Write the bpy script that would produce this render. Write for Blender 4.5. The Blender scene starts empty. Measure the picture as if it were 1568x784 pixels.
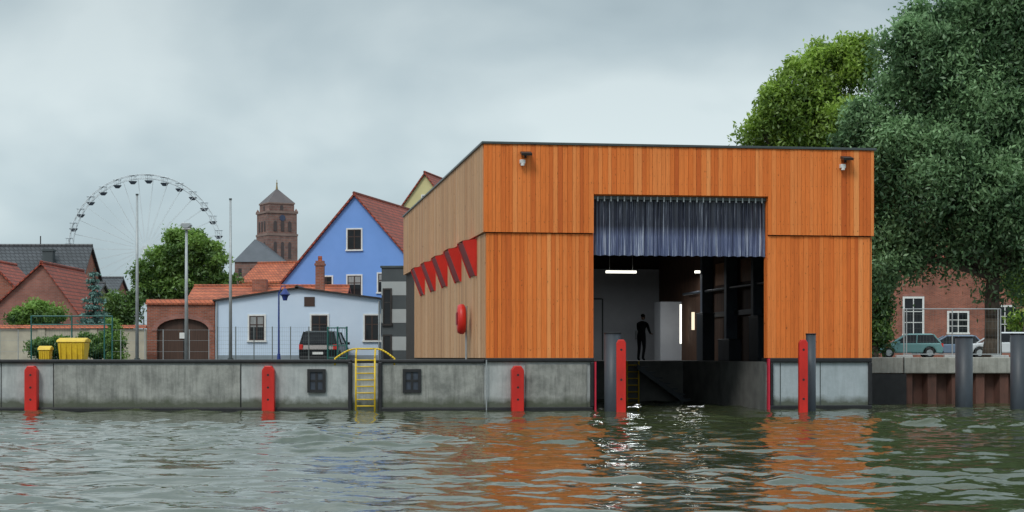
import bpy, math, random
import numpy as np
from mathutils import Vector, Matrix
random.seed(7); rng=np.random.default_rng(7)
scene=bpy.context.scene
R=math.radians
# ---- site survey: eye height 1.64 m over the water, bearings/elevations measured from the quay photo ----
EYE=1.64
def X(p,Y): return (p-784)/2700*Y
def Z(q,Y): return EYE-(q-547)/2700*Y
# ------------------------------------------------------------------ mesh helpers
def link(o,parent=None):
    scene.collection.objects.link(o)
    if parent is not None: o.parent=parent
    return o
def empty(name,loc=(0,0,0),rot=0):
    o=bpy.data.objects.new(name,None); o.location=loc; o.rotation_euler=(0,0,rot); o.empty_display_size=.5
    return link(o)
class MB:
    def __init__(s): s.v=[];s.f=[];s.t=[]
    def poly(s,pts,t=.5):
        n=len(s.v); s.v+= [tuple(p) for p in pts]; s.f.append(tuple(range(n,n+len(pts)))); s.t.append(t); return s
    def raw(s,vs,fs,t=.5):
        n=len(s.v); s.v+=[tuple(p) for p in vs]
        for f in fs: s.f.append(tuple(i+n for i in f)); s.t.append(t)
        return s
    def box(s,x0,x1,y0,y1,z0,z1,t=.5):
        return s.raw([(x0,y0,z0),(x1,y0,z0),(x1,y1,z0),(x0,y1,z0),(x0,y0,z1),(x1,y0,z1),(x1,y1,z1),(x0,y1,z1)],
            [(0,3,2,1),(4,5,6,7),(0,1,5,4),(1,2,6,5),(2,3,7,6),(3,0,4,7)],t)
    def prism(s,poly,ax,lo,hi,t=.5):
        n=len(poly)
        def m(a,b,c):
            return {'y':(a,c,b),'x':(c,a,b),'z':(a,b,c)}[ax]
        vs=[m(a,b,lo) for a,b in poly]+[m(a,b,hi) for a,b in poly]
        fs=[tuple(range(n)),tuple(range(2*n-1,n-1,-1))]+[(i,(i+1)%n,(i+1)%n+n,i+n) for i in range(n)]
        return s.raw(vs,fs,t)
    def cyl(s,p0,p1,r0,r1=None,n=12,t=.5):
        if r1 is None: r1=r0
        p0=Vector(p0);p1=Vector(p1);d=(p1-p0)
        if d.length<1e-6: return s
        d.normalize(); a=d.orthogonal().normalized(); b=d.cross(a)
        vs=[];
        for p,r in((p0,r0),(p1,r1)):
            for i in range(n):
                an=2*math.pi*i/n; vs.append(p+a*math.cos(an)*r+b*math.sin(an)*r)
        fs=[(i,(i+1)%n,(i+1)%n+n,i+n) for i in range(n)]+[tuple(range(n-1,-1,-1)),tuple(range(n,2*n))]
        return s.raw(vs,fs,t)
    def path(s,pts,r,n=8):
        for a,b in zip(pts[:-1],pts[1:]): s.cyl(a,b,r,n=n)
        return s
    def build(s,name,mat,parent=None,smooth=False,bevel=0,recalc=True):
        me=bpy.data.meshes.new(name); me.from_pydata(s.v,[],s.f)
        at=me.attributes.new('tone','FLOAT','FACE'); at.data.foreach_set('value',np.array(s.t,dtype=np.float32))
        if recalc:
            import bmesh
            bm=bmesh.new(); bm.from_mesh(me); bmesh.ops.recalc_face_normals(bm,faces=bm.faces); bm.to_mesh(me); bm.free()
        me.materials.append(mat)
        if smooth:
            for p in me.polygons: p.use_smooth=len(p.vertices)<=4
        o=bpy.data.objects.new(name,me); link(o,parent)
        if bevel:
            m=o.modifiers.new('b','BEVEL'); m.width=bevel; m.segments=2; m.limit_method='ANGLE'
        return o
# ------------------------------------------------------------------ materials
def newmat(name):
    m=bpy.data.materials.new(name); m.use_nodes=True; nt=m.node_tree; N=nt.nodes; L=nt.links
    return m,N,L,N['Principled BSDF']
def c4(c): return (c[0],c[1],c[2],1)
def ramp(N,stops):
    r=N.new('ShaderNodeValToRGB'); e=r.color_ramp.elements
    while len(e)<len(stops): e.new(.5)
    for i,(p,c) in enumerate(stops):
        e[i].position=p; e[i].color=c4(c) if not isinstance(c,(int,float)) else (c,c,c,1)
    return r
def objvec(N,L,scale=(1,1,1),world=False):
    tc=N.new('ShaderNodeTexCoord'); mp=N.new('ShaderNodeMapping'); mp.inputs['Scale'].default_value=scale
    L.new(tc.outputs['Object'],mp.inputs['Vector']); return mp.outputs['Vector']
def noise(N,L,scale,vs=(1,1,1),detail=4,rough=.55):
    n=N.new('ShaderNodeTexNoise'); n.inputs['Scale'].default_value=scale; n.inputs['Detail'].default_value=detail; n.inputs['Roughness'].default_value=rough
    L.new(objvec(N,L,vs),n.inputs['Vector']); return n.outputs['Fac']
def mixc(N,L,f,a,b,mode='MIX'):
    m=N.new('ShaderNodeMix'); m.data_type='RGBA'; m.blend_type=mode
    for s,v in ((0,f),(6,a),(7,b)):
        if isinstance(v,(int,float)): m.inputs[s].default_value=v
        elif isinstance(v,tuple): m.inputs[s].default_value=c4(v)
        else: L.new(v,m.inputs[s])
    return m.outputs[2]
def bump(N,L,b,h,st=.3,dist=.02):
    n=N.new('ShaderNodeBump'); n.inputs['Strength'].default_value=st; n.inputs['Distance'].default_value=dist
    L.new(h,n.inputs['Height']); L.new(n.outputs['Normal'],b.inputs['Normal'])
def M(name,c1,c2=None,scale=3,rough=.7,vs=(1,1,1),bm=.2,metal=0,lo=.3,hi=.7,emit=0,spec=.5):
    m,N,L,b=newmat(name)
    if c2 is None: c2=tuple(x*.72 for x in c1)
    f=noise(N,L,scale,vs,6,.6); r=ramp(N,[(lo,c2),(hi,c1)]); L.new(f,r.inputs['Fac'])
    L.new(r.outputs['Color'],b.inputs['Base Color']); b.inputs['Roughness'].default_value=rough; b.inputs['Metallic'].default_value=metal
    b.inputs['Specular IOR Level'].default_value=spec
    if bm: bump(N,L,b,noise(N,L,scale*8,vs,3),bm,.01)
    if emit: b.inputs['Emission Color'].default_value=c4(c1); b.inputs['Emission Strength'].default_value=emit
    return m
def wallvec(N,L):
    tc=N.new('ShaderNodeTexCoord'); sp=N.new('ShaderNodeSeparateXYZ'); L.new(tc.outputs['Object'],sp.inputs[0])
    ad=N.new('ShaderNodeMath'); ad.operation='ADD'; L.new(sp.outputs[0],ad.inputs[0]); L.new(sp.outputs[1],ad.inputs[1])
    cb=N.new('ShaderNodeCombineXYZ'); L.new(ad.outputs[0],cb.inputs[0]); L.new(sp.outputs[2],cb.inputs[1]); return cb.outputs[0]
def brickmat(name,a,b_,mortar,w=.25,h=.08,ms=.012,off=.5,bs=.4,rough=.85):
    m,N,L,b=newmat(name); br=N.new('ShaderNodeTexBrick'); L.new(wallvec(N,L),br.inputs['Vector'])
    for k,v in {'Scale':1.0,'Brick Width':w,'Row Height':h,'Mortar Size':ms,'Mortar Smooth':.3,'Bias':0.0}.items(): br.inputs[k].default_value=v
    br.inputs['Color1'].default_value=c4(a); br.inputs['Color2'].default_value=c4(b_); br.inputs['Mortar'].default_value=c4(mortar); br.offset=off
    f=noise(N,L,.9,(1,1,1),6,.65); r=ramp(N,[(.3,.6),(.7,1.12)]); L.new(f,r.inputs['Fac'])
    L.new(mixc(N,L,1.0,br.outputs['Color'],r.outputs['Color'],'MULTIPLY'),b.inputs['Base Color']); b.inputs['Roughness'].default_value=rough
    n=N.new('ShaderNodeBump'); n.invert=True; n.inputs['Strength'].default_value=bs; n.inputs['Distance'].default_value=.03
    L.new(br.outputs['Fac'],n.inputs['Height']); L.new(n.outputs['Normal'],b.inputs['Normal']); return m
def woodmat(name,dark,mid,light,stain=.4):
    m,N,L,b=newmat(name)
    at=N.new('ShaderNodeAttribute'); at.attribute_name='tone'
    r=ramp(N,[(0,dark),(.45,mid),(1,light)]); L.new(at.outputs['Fac'],r.inputs['Fac'])
    g=noise(N,L,5,(7,7,.35),6,.7); gr=ramp(N,[(.30,.72),(.60,1.06)]); L.new(g,gr.inputs['Fac'])
    c=mixc(N,L,.75,r.outputs['Color'],gr.outputs['Color'],'MULTIPLY')
    k=noise(N,L,9,(1.6,1.6,.8),2); kr=ramp(N,[(.26,.30),(.34,1.0)]); L.new(k,kr.inputs['Fac'])
    c=mixc(N,L,.8,c,kr.outputs['Color'],'MULTIPLY')
    s=noise(N,L,.55,(1,1,.5),5); sr=ramp(N,[(.32,.82),(.68,1.08)]); L.new(s,sr.inputs['Fac'])
    c=mixc(N,L,stain,c,sr.outputs['Color'],'MULTIPLY')
    L.new(c,b.inputs['Base Color']); b.inputs['Roughness'].default_value=.68; b.inputs['Specular IOR Level'].default_value=.25
    bump(N,L,b,g,.25,.01); return m
LARCH=woodmat('larch_boards',(.60,.125,.024),(.82,.205,.040),(.92,.33,.10))
LARCHW=woodmat('weathered_larch',(.42,.225,.12),(.58,.33,.175),(.70,.45,.27))
DARKWOOD=M('dark_wood',(.05,.035,.025),(.025,.018,.014),4,.8)
INTWOOD=M('interior_wood',(.14,.07,.04),(.06,.03,.018),3,.8,(4,4,.4))
def concretemat(name,a,b_,streak=.6,alg=True):
    m,N,L,b=newmat(name)
    f=noise(N,L,1.6,(1,1,1),9,.7); r=ramp(N,[(.34,b_),(.62,a)]); L.new(f,r.inputs['Fac'])
    s=noise(N,L,3,(2.6,2.6,.22),6,.7); sr=ramp(N,[(.36,.5),(.54,1.0)]); L.new(s,sr.inputs['Fac'])
    c=mixc(N,L,streak,r.outputs['Color'],sr.outputs['Color'],'MULTIPLY')
    if alg:
        tc=N.new('ShaderNodeTexCoord'); sp=N.new('ShaderNodeSeparateXYZ'); L.new(tc.outputs['Object'],sp.inputs[0])
        w=noise(N,L,2.5,(1,1,1),5); ma=N.new('ShaderNodeMath'); ma.operation='MULTIPLY_ADD'; ma.inputs[1].default_value=-.45
        L.new(w,ma.inputs[0]); L.new(sp.outputs[2],ma.inputs[2]); ar=ramp(N,[(.0,.9),(.22,0.0)]); L.new(ma.outputs[0],ar.inputs['Fac'])
        c=mixc(N,L,ar.outputs['Color'],c,(.07,.08,.05))
    L.new(c,b.inputs['Base Color']); b.inputs['Roughness'].default_value=.85
    bump(N,L,b,noise(N,L,14,(1,1,1),6,.7),.5,.015); return m
CONC=concretemat('smooth_concrete',(.48,.50,.49),(.34,.36,.36),.35)
CONCR=concretemat('weathered_concrete',(.37,.37,.34),(.18,.185,.17),.6)
CONCP=concretemat('painted_concrete',(.44,.49,.52),(.35,.40,.42),.2)
RUBBER=M('black_rubber',(.018,.018,.02),(.008,.008,.01),6,.55)
RED=M('red_paint',(.70,.022,.012),(.48,.016,.010),2.5,.42,(1,1,.5),.15)
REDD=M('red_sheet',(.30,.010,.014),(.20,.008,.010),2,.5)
YEL=M('yellow_paint',(.80,.55,.02),(.62,.39,.02),6,.45)
PILE=M('slate_steel_pile',(.060,.075,.095),(.030,.036,.045),1.5,.5,(1,1,.4))
METAL=M('dark_metal_trim',(.09,.11,.11),(.05,.06,.06),2,.45,metal=.4)
GALV=M('galvanised_steel',(.42,.45,.46),(.30,.32,.33),3,.45,metal=.3)
WHITE=M('white_paint',(.80,.80,.78),(.66,.66,.64),4,.5)
INTWHITE=M('interior_plaster',(.66,.69,.73),(.54,.57,.61),.8,.8)
GLASS=M('window_glass',(.02,.023,.027),(.009,.010,.012),1,.08,bm=0,spec=.25)
DARKF=M('dark_frame',(.035,.028,.025),(.02,.016,.015),4,.5)
BRICK=brickmat('red_brick',(.42,.12,.065),(.28,.075,.04),(.27,.21,.18))
BRICKP=brickmat('pink_brick',(.42,.16,.12),(.33,.12,.09),(.30,.22,.19),.24,.08,.01)
BRICKT=brickmat('hazed_tower_brick',(.28,.15,.12),(.21,.11,.095),(.22,.17,.15),1.1,.5,.06)  # church brick lightened and greyed: distance haze put into the colour
TILE=brickmat('red_roof_tile',(.46,.08,.04),(.32,.055,.028),(.12,.03,.02),.26,.22,.03,0,.9,.7)
TILEO=brickmat('orange_tile',(.58,.15,.06),(.42,.095,.04),(.2,.06,.03),.25,.2,.02,0,.8,.7)
SLATE=brickmat('grey_slate',(.075,.08,.09),(.055,.06,.068),(.02,.02,.025),.3,.25,.03,.5,.7,.5)
BLUE=M('blue_render',(.19,.36,.78),(.16,.32,.71),.7,.85,bm=.3)
LBLUE=M('pale_blue_render',(.64,.74,.87),(.55,.66,.80),.5,.85,bm=.3)
YREND=M('yellow_render',(.66,.60,.30),(.58,.51,.26),.6,.85)
BEIGE=M('beige_render',(.54,.49,.38),(.38,.34,.27),1.2,.9)
GREENP=M('green_paint',(.02,.13,.11),(.015,.09,.08),5,.5)
BLUEP=M('blue_lamp_paint',(.02,.05,.25),(.015,.03,.16),5,.4)
BLACKP=M('black_car_paint',(.012,.014,.016),(.008,.009,.011),3,.25,bm=0,spec=.3)
RUST=M('rusty_sheet_pile',(.17,.075,.055),(.07,.04,.032),2.2,.9,(1,1,.5),.5)
LGREY=M('light_grey_panel',(.40,.43,.43),(.34,.37,.37),1,.6,bm=0)
DGREY=M('charcoal_panel',(.07,.085,.09),(.05,.06,.065),1,.6,bm=0)
TUBE=M('lit_tube',(1,.97,.85),(1,.97,.85),1,.5,bm=0,emit=2.2)
TUBEW=M('lit_tube_warm',(1,.85,.6),(1,.85,.6),1,.5,bm=0,emit=1.2)
BARK=M('tree_bark',(.09,.07,.05),(.035,.028,.022),4,.95,(3,3,.6),.9)
ASPH=M('asphalt',(.10,.10,.095),(.06,.06,.058),.6,.9)
PAVE=M('paving',(.28,.27,.25),(.18,.175,.165),1.1,.9)
TYRE=M('tyre_rubber',(.015,.015,.015),(.01,.01,.01),5,.8)
WIRE=M('grey_wire',(.16,.18,.18),(.12,.14,.14),2,.5,bm=0)
def leafmat(name,dark,light,tr=.3,gl=.06):
    m,N,L,b=newmat(name); N.remove(b); out=N['Material Output']
    at=N.new('ShaderNodeAttribute'); at.attribute_name='tone'
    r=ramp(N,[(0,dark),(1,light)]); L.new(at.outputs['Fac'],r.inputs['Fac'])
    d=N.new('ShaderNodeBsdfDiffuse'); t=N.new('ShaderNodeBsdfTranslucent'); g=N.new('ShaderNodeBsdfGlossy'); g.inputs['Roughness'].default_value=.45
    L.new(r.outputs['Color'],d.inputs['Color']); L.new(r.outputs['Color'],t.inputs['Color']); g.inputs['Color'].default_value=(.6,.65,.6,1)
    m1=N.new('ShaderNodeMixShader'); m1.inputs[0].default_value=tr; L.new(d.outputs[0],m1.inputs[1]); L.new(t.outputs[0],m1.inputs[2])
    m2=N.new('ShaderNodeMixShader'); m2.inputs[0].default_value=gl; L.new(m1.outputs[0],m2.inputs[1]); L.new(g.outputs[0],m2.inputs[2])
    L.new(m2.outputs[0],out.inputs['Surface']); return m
LEAF_W=leafmat('willow_leaves',(.040,.095,.036),(.29,.47,.22),.35,.05)
LEAF_L=leafmat('lime_leaves',(.09,.17,.02),(.42,.60,.10),.45)
LEAF_G=leafmat('green_leaves',(.035,.09,.018),(.24,.40,.08),.35)
LEAF_D=leafmat('hedge_leaves',(.025,.065,.018),(.14,.25,.055))
LEAF_B=leafmat('spruce_needles',(.03,.07,.06),(.15,.28,.25),.1)
# ------------------------------------------------------------------ world / light
w=bpy.data.worlds.new('World'); scene.world=w; w.use_nodes=True
N=w.node_tree.nodes; L=w.node_tree.links; bg=N['Background']; bg.inputs['Strength'].default_value=.1
sky=N.new('ShaderNodeTexSky'); sky.sky_type='NISHITA'; sky.sun_disc=False; sky.sun_elevation=R(48); sky.sun_rotation=R(206)
tc=N.new('ShaderNodeTexCoord'); nz=N.new('ShaderNodeVectorMath'); nz.operation='NORMALIZE'; L.new(tc.outputs['Generated'],nz.inputs[0])
def skynoise(sc,loc,scale,det):
    mp=N.new('ShaderNodeMapping'); mp.inputs['Scale'].default_value=sc; mp.inputs['Location'].default_value=loc; L.new(nz.outputs[0],mp.inputs['Vector'])
    n=N.new('ShaderNodeTexNoise'); n.inputs['Scale'].default_value=scale; n.inputs['Detail'].default_value=det; n.inputs['Roughness'].default_value=.5; n.inputs['Distortion'].default_value=.25
    L.new(mp.outputs[0],n.inputs['Vector']); return n.outputs['Fac']
n1=skynoise((1,1,1.9),(.3,.2,.1),3.4,4); n2=skynoise((1,1,1.6),(1.3,.7,.4),9,6)
ad=N.new('ShaderNodeMath'); ad.operation='MULTIPLY_ADD'; ad.inputs[1].default_value=.28; L.new(n2,ad.inputs[0]); L.new(n1,ad.inputs[2])
cr=ramp(N,[(.48,(3.7,4.65,5.1)),(.62,(5.0,6.05,6.45)),(.78,(7.0,8.0,8.2))]); L.new(ad.outputs[0],cr.inputs['Fac'])
sp=N.new('ShaderNodeSeparateXYZ'); L.new(nz.outputs[0],sp.inputs[0])
el=ramp(N,[(0,1.06),(.09,1.08),(.21,.88),(.45,1.4),(1,2.1)]); L.new(sp.outputs[2],el.inputs['Fac'])
c=mixc(N,L,1.0,cr.outputs['Color'],el.outputs['Color'],'MULTIPLY')
c=mixc(N,L,.92,sky.outputs[0],c); L.new(c,bg.inputs['Color'])
sd=bpy.data.lights.new('sun','SUN'); sd.energy=1.4; sd.angle=R(16); sd.color=(1,.96,.9)
so=bpy.data.objects.new('sun',sd); link(so)
az=R(206); e=R(48); to=Vector((math.sin(az)*math.cos(e),math.cos(az)*math.cos(e),math.sin(e)))
so.rotation_euler=to.to_track_quat('Z','Y').to_euler(); so.location=(0,0,60)
cam=bpy.data.cameras.new('camera'); co=bpy.data.objects.new('camera',cam); link(co); co.location=(0,0,EYE); co.rotation_euler=(R(90),0,0)
cam.sensor_width=36; cam.lens=62; cam.shift_y=.0989; cam.clip_end=5000; cam.clip_start=.1; scene.camera=co
scene.view_settings.view_transform='Standard'; scene.view_settings.look='None'; scene.view_settings.exposure=0
# ------------------------------------------------------------------ water
def water():
    ya=[9.0]
    while ya[-1]<70: ya.append(ya[-1]+.06+.0012*ya[-1])
    xs=np.concatenate([[-1500,-600,-200,-80,-45],np.arange(-25,25.01,.085),[45,80,200,600,1500]])
    ys=np.concatenate([[-800,-300,-100,-30,0],ya,[74]])
    Xg,Yg=np.meshgrid(xs,ys); H=np.zeros_like(Xg)
    for i in range(110):
        lam=float(np.exp(rng.uniform(np.log(.25),np.log(2.4)))); th=rng.normal(1.35,.8); k=2*np.pi/lam
        amp=.0029*lam**.92*rng.uniform(.5,1.3)
        H+=amp*np.sin(k*(np.cos(th)*Xg+np.sin(th)*Yg)+rng.uniform(0,6.28))
    gust=.85+.35*np.sin(Xg*.21+1.3*np.sin(Yg*.13))*np.sin(Yg*.31+Xg*.07)
    H=H*gust; H=H+5.0*np.maximum(H,0)**2
    H*=np.where((np.abs(Xg)>26)|(Yg<8),0,1)
    ny,nx=Xg.shape; co=np.stack([Xg,Yg,H],-1).reshape(-1,3)
    idx=np.arange(ny*nx).reshape(ny,nx); q=np.stack([idx[:-1,:-1],idx[:-1,1:],idx[1:,1:],idx[1:,:-1]],-1).reshape(-1,4)
    me=bpy.data.meshes.new('water'); me.vertices.add(len(co)); me.vertices.foreach_set('co',co.ravel().astype(np.float32))
    me.loops.add(q.size); me.loops.foreach_set('vertex_index',q.ravel().astype(np.int32))
    me.polygons.add(len(q)); me.polygons.foreach_set('loop_start',(np.arange(len(q))*4).astype(np.int32)); me.polygons.foreach_set('loop_total',np.full(len(q),4,dtype=np.int32))
    me.polygons.foreach_set('use_smooth',np.ones(len(q),dtype=bool)); me.update(); me.validate()
    m,N,L,b=newmat('river_water'); b.inputs['Base Color'].default_value=(.044,.054,.024,1); b.inputs['Roughness'].default_value=.03; b.inputs['IOR'].default_value=1.33
    n=noise(N,L,3.2,(1,1.2,1),3,.5); bump(N,L,b,n,.35,.025)
    me.materials.append(m); link(bpy.data.objects.new('water',me))
water()
# ------------------------------------------------------------------ ground
TH=math.atan(.1474); CS,SN=math.cos(TH),math.sin(TH); AX,AY=-.78,54.0
def bw(u,v): return (AX+u*CS-v*SN, AY+u*SN+v*CS)
def loc(px,Y):
    dx=X(px,Y)-AX; dy=Y-AY; return (dx*CS+dy*SN, -dx*SN+dy*CS)
GZ=1.3
pts=[(-2500,54.6),(AX+.1,54.6)]+[bw(3.2,.4),bw(3.2,11.2),bw(9.0,11.2),bw(9.0,.4),bw(12.0,.4),bw(12,6.6)]+[(2500,62.6),(2500,4000),(-2500,4000)]
MB().poly([(a,b,GZ) for a,b in pts]).build('ground',ASPH)
MB().box(11.5,400,62.7,140,GZ+.004,1.6).build('pavement',PAVE)
# ------------------------------------------------------------------ quay wall (left)
q=empty('quay_wall')
XA=AX
MB().box(-120,XA-.02,54.0,55.2,-1.5,1.46).build('core',CONC,q)
pr=MB(); 
for a,b in ((83,368),(583,741)): pr.box(X(a,54),X(b,54),53.965,54.0,.1,1.40)
for a,b in ((-900,-420),(-400,-40)): pr.box(X(a,54),X(b,54),53.965,54.0,.1,1.40)
pr.build('weathered_panels',CONCR,q,bevel=.01)
j=MB()
for p in (2,82,369,-410,-910): j.box(X(p,54)-.012,X(p,54)+.012,53.99,54.02,.05,1.45)
j.build('joints',RUBBER,q)
cap=MB().box(-120,X(538,54),53.90,54.35,1.46,1.575).box(X(583,54),XA-.05,53.90,54.35,1.46,1.575).box(X(538,54),X(583,54),54.05,54.4,1.46,1.56)
cap.box(-120,X(538,54),53.88,54.0,-.05,.11).box(X(583,54),XA,53.88,54.0,-.05,.11)
for p in (537,583): cap.box(X(p,54)-.07,X(p,54)+.05,53.87,54.01,-.05,1.5)
cap.build('rubber_fendering',RUBBER,q,bevel=.03)
HP=M('hatch_plate',(.05,.065,.09),(.03,.035,.05),4,.5)
for p in (485,631):
    h=MB(); x0,x1=X(p-14,54),X(p+14,54); z0,z1=Z(601,54),Z(565,54)
    h.box(x0,x1,53.90,53.97,z1-.09,z1).box(x0,x1,53.90,53.97,z0,z0+.09).box(x0,x0+.09,53.90,53.97,z0+.09,z1-.09).box(x1-.09,x1,53.90,53.97,z0+.09,z1-.09)
    h.box((x0+x1)/2-.035,(x0+x1)/2+.035,53.93,53.97,z0+.09,z1-.09).box(x0+.09,x1-.09,53.935,53.965,(z0+z1)/2-.035,(z0+z1)/2+.035)
    h.build('hatch_frame',RUBBER,q); MB().box(x0+.04,x1-.04,53.95,53.985,z0+.04,z1-.04).build('hatch_panel',HP,q)
MB().cyl((X(745,54),53.88,0),(X(745,54),53.88,1.56),.02).build('conduit',GALV,q)
for p in (48,411,792):
    f=empty('red_fender',(X(p,53.8),53.86,0))
    if p>744: f.location.x=bw(.95,0)[0]; f.location.y=bw(.95,-.14)[1]; f.rotation_euler[2]=TH
    w2=.19
    MB().prism([(-w2,-.6),(w2,-.6),(w2,1.25),(w2-.09,1.38),(-w2+.09,1.38),(-w2,1.25)],'y',-.16,.13).build('timber',RED,f,bevel=.025)
    b=MB()
    for z in (.35,.72,1.1):
        b.cyl((-.0,-.165,z),(-.0,-.15,z),.035,n=10)
    b.build('bolts',RUBBER,f)
ld=empty('yellow_quay_ladder',(0,0,0)); x0,x1=X(545,53.8),X(574,53.8); m=MB()
for xx in (x0,x1): m.cyl((xx,53.8,-.3),(xx,53.8,1.62),.028)
for i in range(9): m.cyl((x0,53.8,-.05+i*.2),(x1,53.8,-.05+i*.2),.02)
m.cyl((x0,53.8,1.62),(x0,54.0,1.88),.028).cyl((x1,53.8,1.62),(x1,54.0,1.88),.028)
xa,xb=X(513,54),X(604,54)
def arc(xs,xe):
    return [(xs+(xe-xs)*t,54.0+.1*t,1.60+.30*math.sin(t*math.pi/2)) for t in [i/8 for i in range(9)]]
m.path(arc(xa,x0),.028).path(arc(xb,x1),.028).cyl((x0,54.1,1.90),(x1,54.1,1.90),.028)
m.cyl((xa,54,1.4),(xa,54,1.62),.028).cyl((xb,54,1.4),(xb,54,1.62),.028)
m.build('rails_and_rungs',YEL,ld,smooth=True)
# ------------------------------------------------------------------ boathouse
B=empty('wooden_boathouse',(AX,AY,0),TH)
W_,D_,ZT,ZS,ZB=12.25,28.5,8.16,5.47,1.62; O0,O1,OZ=3.32,8.86,6.67
def boards(m,a0,a1,z0,z1,lo,hi,ax,w0=.10,w1=.18):
    a=a0
    while a<a1-.01:
        wd=random.uniform(w0,w1); b_=min(a+wd,a1)
        if a1-b_<.07: b_=a1
        d=random.uniform(-.008,.008); t=min(1,max(0,random.gauss(.47,.2)))
        if random.random()<.05: t=max(0,t-.25)
        if ax=='x': m.box(a+.004,b_-.004,lo+d,hi,z0,z1,t)
        else: m.box(lo+d,hi,a+.004,b_-.004,z0,z1,t)
        a=b_
fr=MB()
boards(fr,.0-.10,O0,ZS,ZT,-.14,-.02,'x'); boards(fr,O1,W_+.06,ZS,ZT,-.14,-.02,'x'); boards(fr,O0,O1,OZ,ZT,-.14,-.02,'x')
boards(fr,-.02,O0,ZB,ZS-.03,-.07,-.01,'x'); boards(fr,O1,W_-.04,ZB,ZS-.03,-.07,-.01,'x')
fr.build('front_cladding',LARCH,B)
nl=MB()
for k in range(0,80):
    for zz in (1.9,3.4,4.9): nl.box(.05+k*.155,.062+k*.155,-.081,-.075,zz,zz+.012) if not (O0-.05<.05+k*.155<O1+.05) and k*.155<12.1 else None
    for zz in (5.8,7.0,7.9): nl.box(.05+k*.155,.062+k*.155,-.151,-.145,zz,zz+.012) if (zz>6.8 or not (O0-.05<.05+k*.155<O1+.05)) and k*.155<12.1 else None
nl.build('cladding_screws',DARKF,B)
rv=MB(); boards(rv,0,.24,ZB,OZ,O1-.02,O1+.05,'y'); rv.box(O0-.03,O0+.015,0,.24,ZB,OZ); rv.box(O0,O1,0,.24,OZ-.03,OZ+.03)
rv.build('reveal_boards',LARCH,B)
sw=MB(); boards(sw,-.02,D_,ZS,ZT,-.12,-.01,'y',.13,.22); boards(sw,0,23.8,ZB,ZS-.03,-.05,-.01,'y',.13,.22); sw.build('side_cladding',LARCHW,B)
sw=MB(); boards(sw,23.82,D_,ZB,ZS-.03,.02,.10,'y'); sw.build('rear_side_cladding',LARCH,B)
sw=MB(); boards(sw,0,D_,ZS,ZT,W_+.02,W_+.12,'y'); boards(sw,0,D_,ZB,ZS-.03,W_,W_+.04,'y'); boards(sw,.1,W_-.1,ZB,ZT,D_,D_+.05,'x'); sw.build('rear_cladding',LARCH,B)
wl=MB().box(0,O0-.04,.0,.24,ZB,ZT-.1).box(O1+.06,W_,0,.24,ZB,ZT-.1).box(O0-.04,O1+.06,.0,.24,OZ+.04,ZT-.1)
wl.box(0,.24,.24,D_-.24,GZ,ZT-.1).box(W_-.24,W_,.24,D_-.24,GZ,ZT-.1).box(0,W_,D_-.24,D_-.01,GZ,ZT-.1).build('wall_core',DARKWOOD,B)
MB().box(.02,W_-.02,.02,D_-.02,ZT-.09,ZT).build('roof_deck',METAL,B)
e=MB().box(-.17,W_+.14,-.19,-.01,ZT,ZT+.075).box(-.17,-.005,-.01,D_+.1,ZT,ZT+.075).box(W_+.0,W_+.14,-.01,D_+.1,ZT,ZT+.075).box(-.005,W_,D_-.1,D_+.1,ZT,ZT+.075)
e.build('roof_edge',METAL,B,bevel=.01)
MB().cyl((3.75,1.5,ZT),(3.75,1.5,ZT+.28),.012).build('roof_aerial',GALV,B)
# interior
MB().box(.25,W_-.25,.25,D_-.25,6.85,6.95).build('ceiling',INTWOOD,B)
bm_=MB()
for i in range(8): bm_.box(.25,W_-.25,1.5+3.4*i,1.75+3.4*i,6.3,6.84)
bm_.build('roof_beams',DARKWOOD,B)
MB().box(.25,W_-.25,D_-.45,D_-.25,1.5,5.8).build('white_back_wall',INTWHITE,B)
MB().box(W_-.30,W_-.245,.3,D_-.5,1.5,6.8).build('inner_lining',INTWOOD,B)
cl=MB()
for v in (3.0,6.8,10.6,14.4,18.2): cl.box(W_-.75,W_-.3,v,v+.32,1.5,6.8)
cl.build('columns',M('interior_column_paint',(.11,.145,.19),(.08,.10,.14),2,.6),B)
rk=MB()
for v in (3.32,7.12,10.92,14.72): rk.box(W_-.42,W_-.32,v+.02,v+3.45,3.3,3.5)
rk.cyl((W_-.6,3,4.4),(W_-.6,22,4.4),.06)
rk.build('wall_rails',PILE,B)
rk=MB()
for v,hh_,dd in ((4.2,1.0,.9),(8.1,1.6,1.2),(12.0,.8,1.6),(16.0,1.9,1.0)): rk.box(W_-1.3,W_-.8,v,v+dd,1.503,1.5+hh_).box(W_-1.32,W_-.78,v-.02,v+dd+.02,1.5+hh_,1.55+hh_)
rk.build('equipment_cabinets',PILE,B,bevel=.02)
pn=MB()
for v in (4.2,8.0,11.8,15.6): pn.box(W_-.34,W_-.31,v,v+2.0,4.6,5.5)
pn.build('high_panels',M('birch_panel',(.55,.28,.15),(.40,.19,.10),3,.7),B)
f=MB().box(.24,W_-.24,11.2,D_-.3,1.0,1.5).box(.24,3.3,.3,11.2,-1,1.5).box(8.9,W_-.24,.3,11.2,-1,1.5).box(3.3,8.9,11.0,11.3,-1,1.49)
f.build('basin_walkways',M('dark_basin_concrete',(.18,.18,.17),(.09,.09,.088),1.5,.9),B)
u,v=loc(1028,79); MB().box(u-.5,u+.5,v,v+1.2,1.503,Z(462,79)).build('white_cabinet',INTWHITE,B)
t=MB(); u,v=loc(1042,78); t.box(u-.035,u+.035,v-.05,v,Z(526,78),Z(466,78)); t.build('upright_tube',TUBE,B)
t=MB(); u,v=loc(1061,74); t.box(u-.06,u+.06,v-.05,v,Z(505,74),Z(478,74)); t.build('upright_tube_warm',TUBEW,B)
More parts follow.
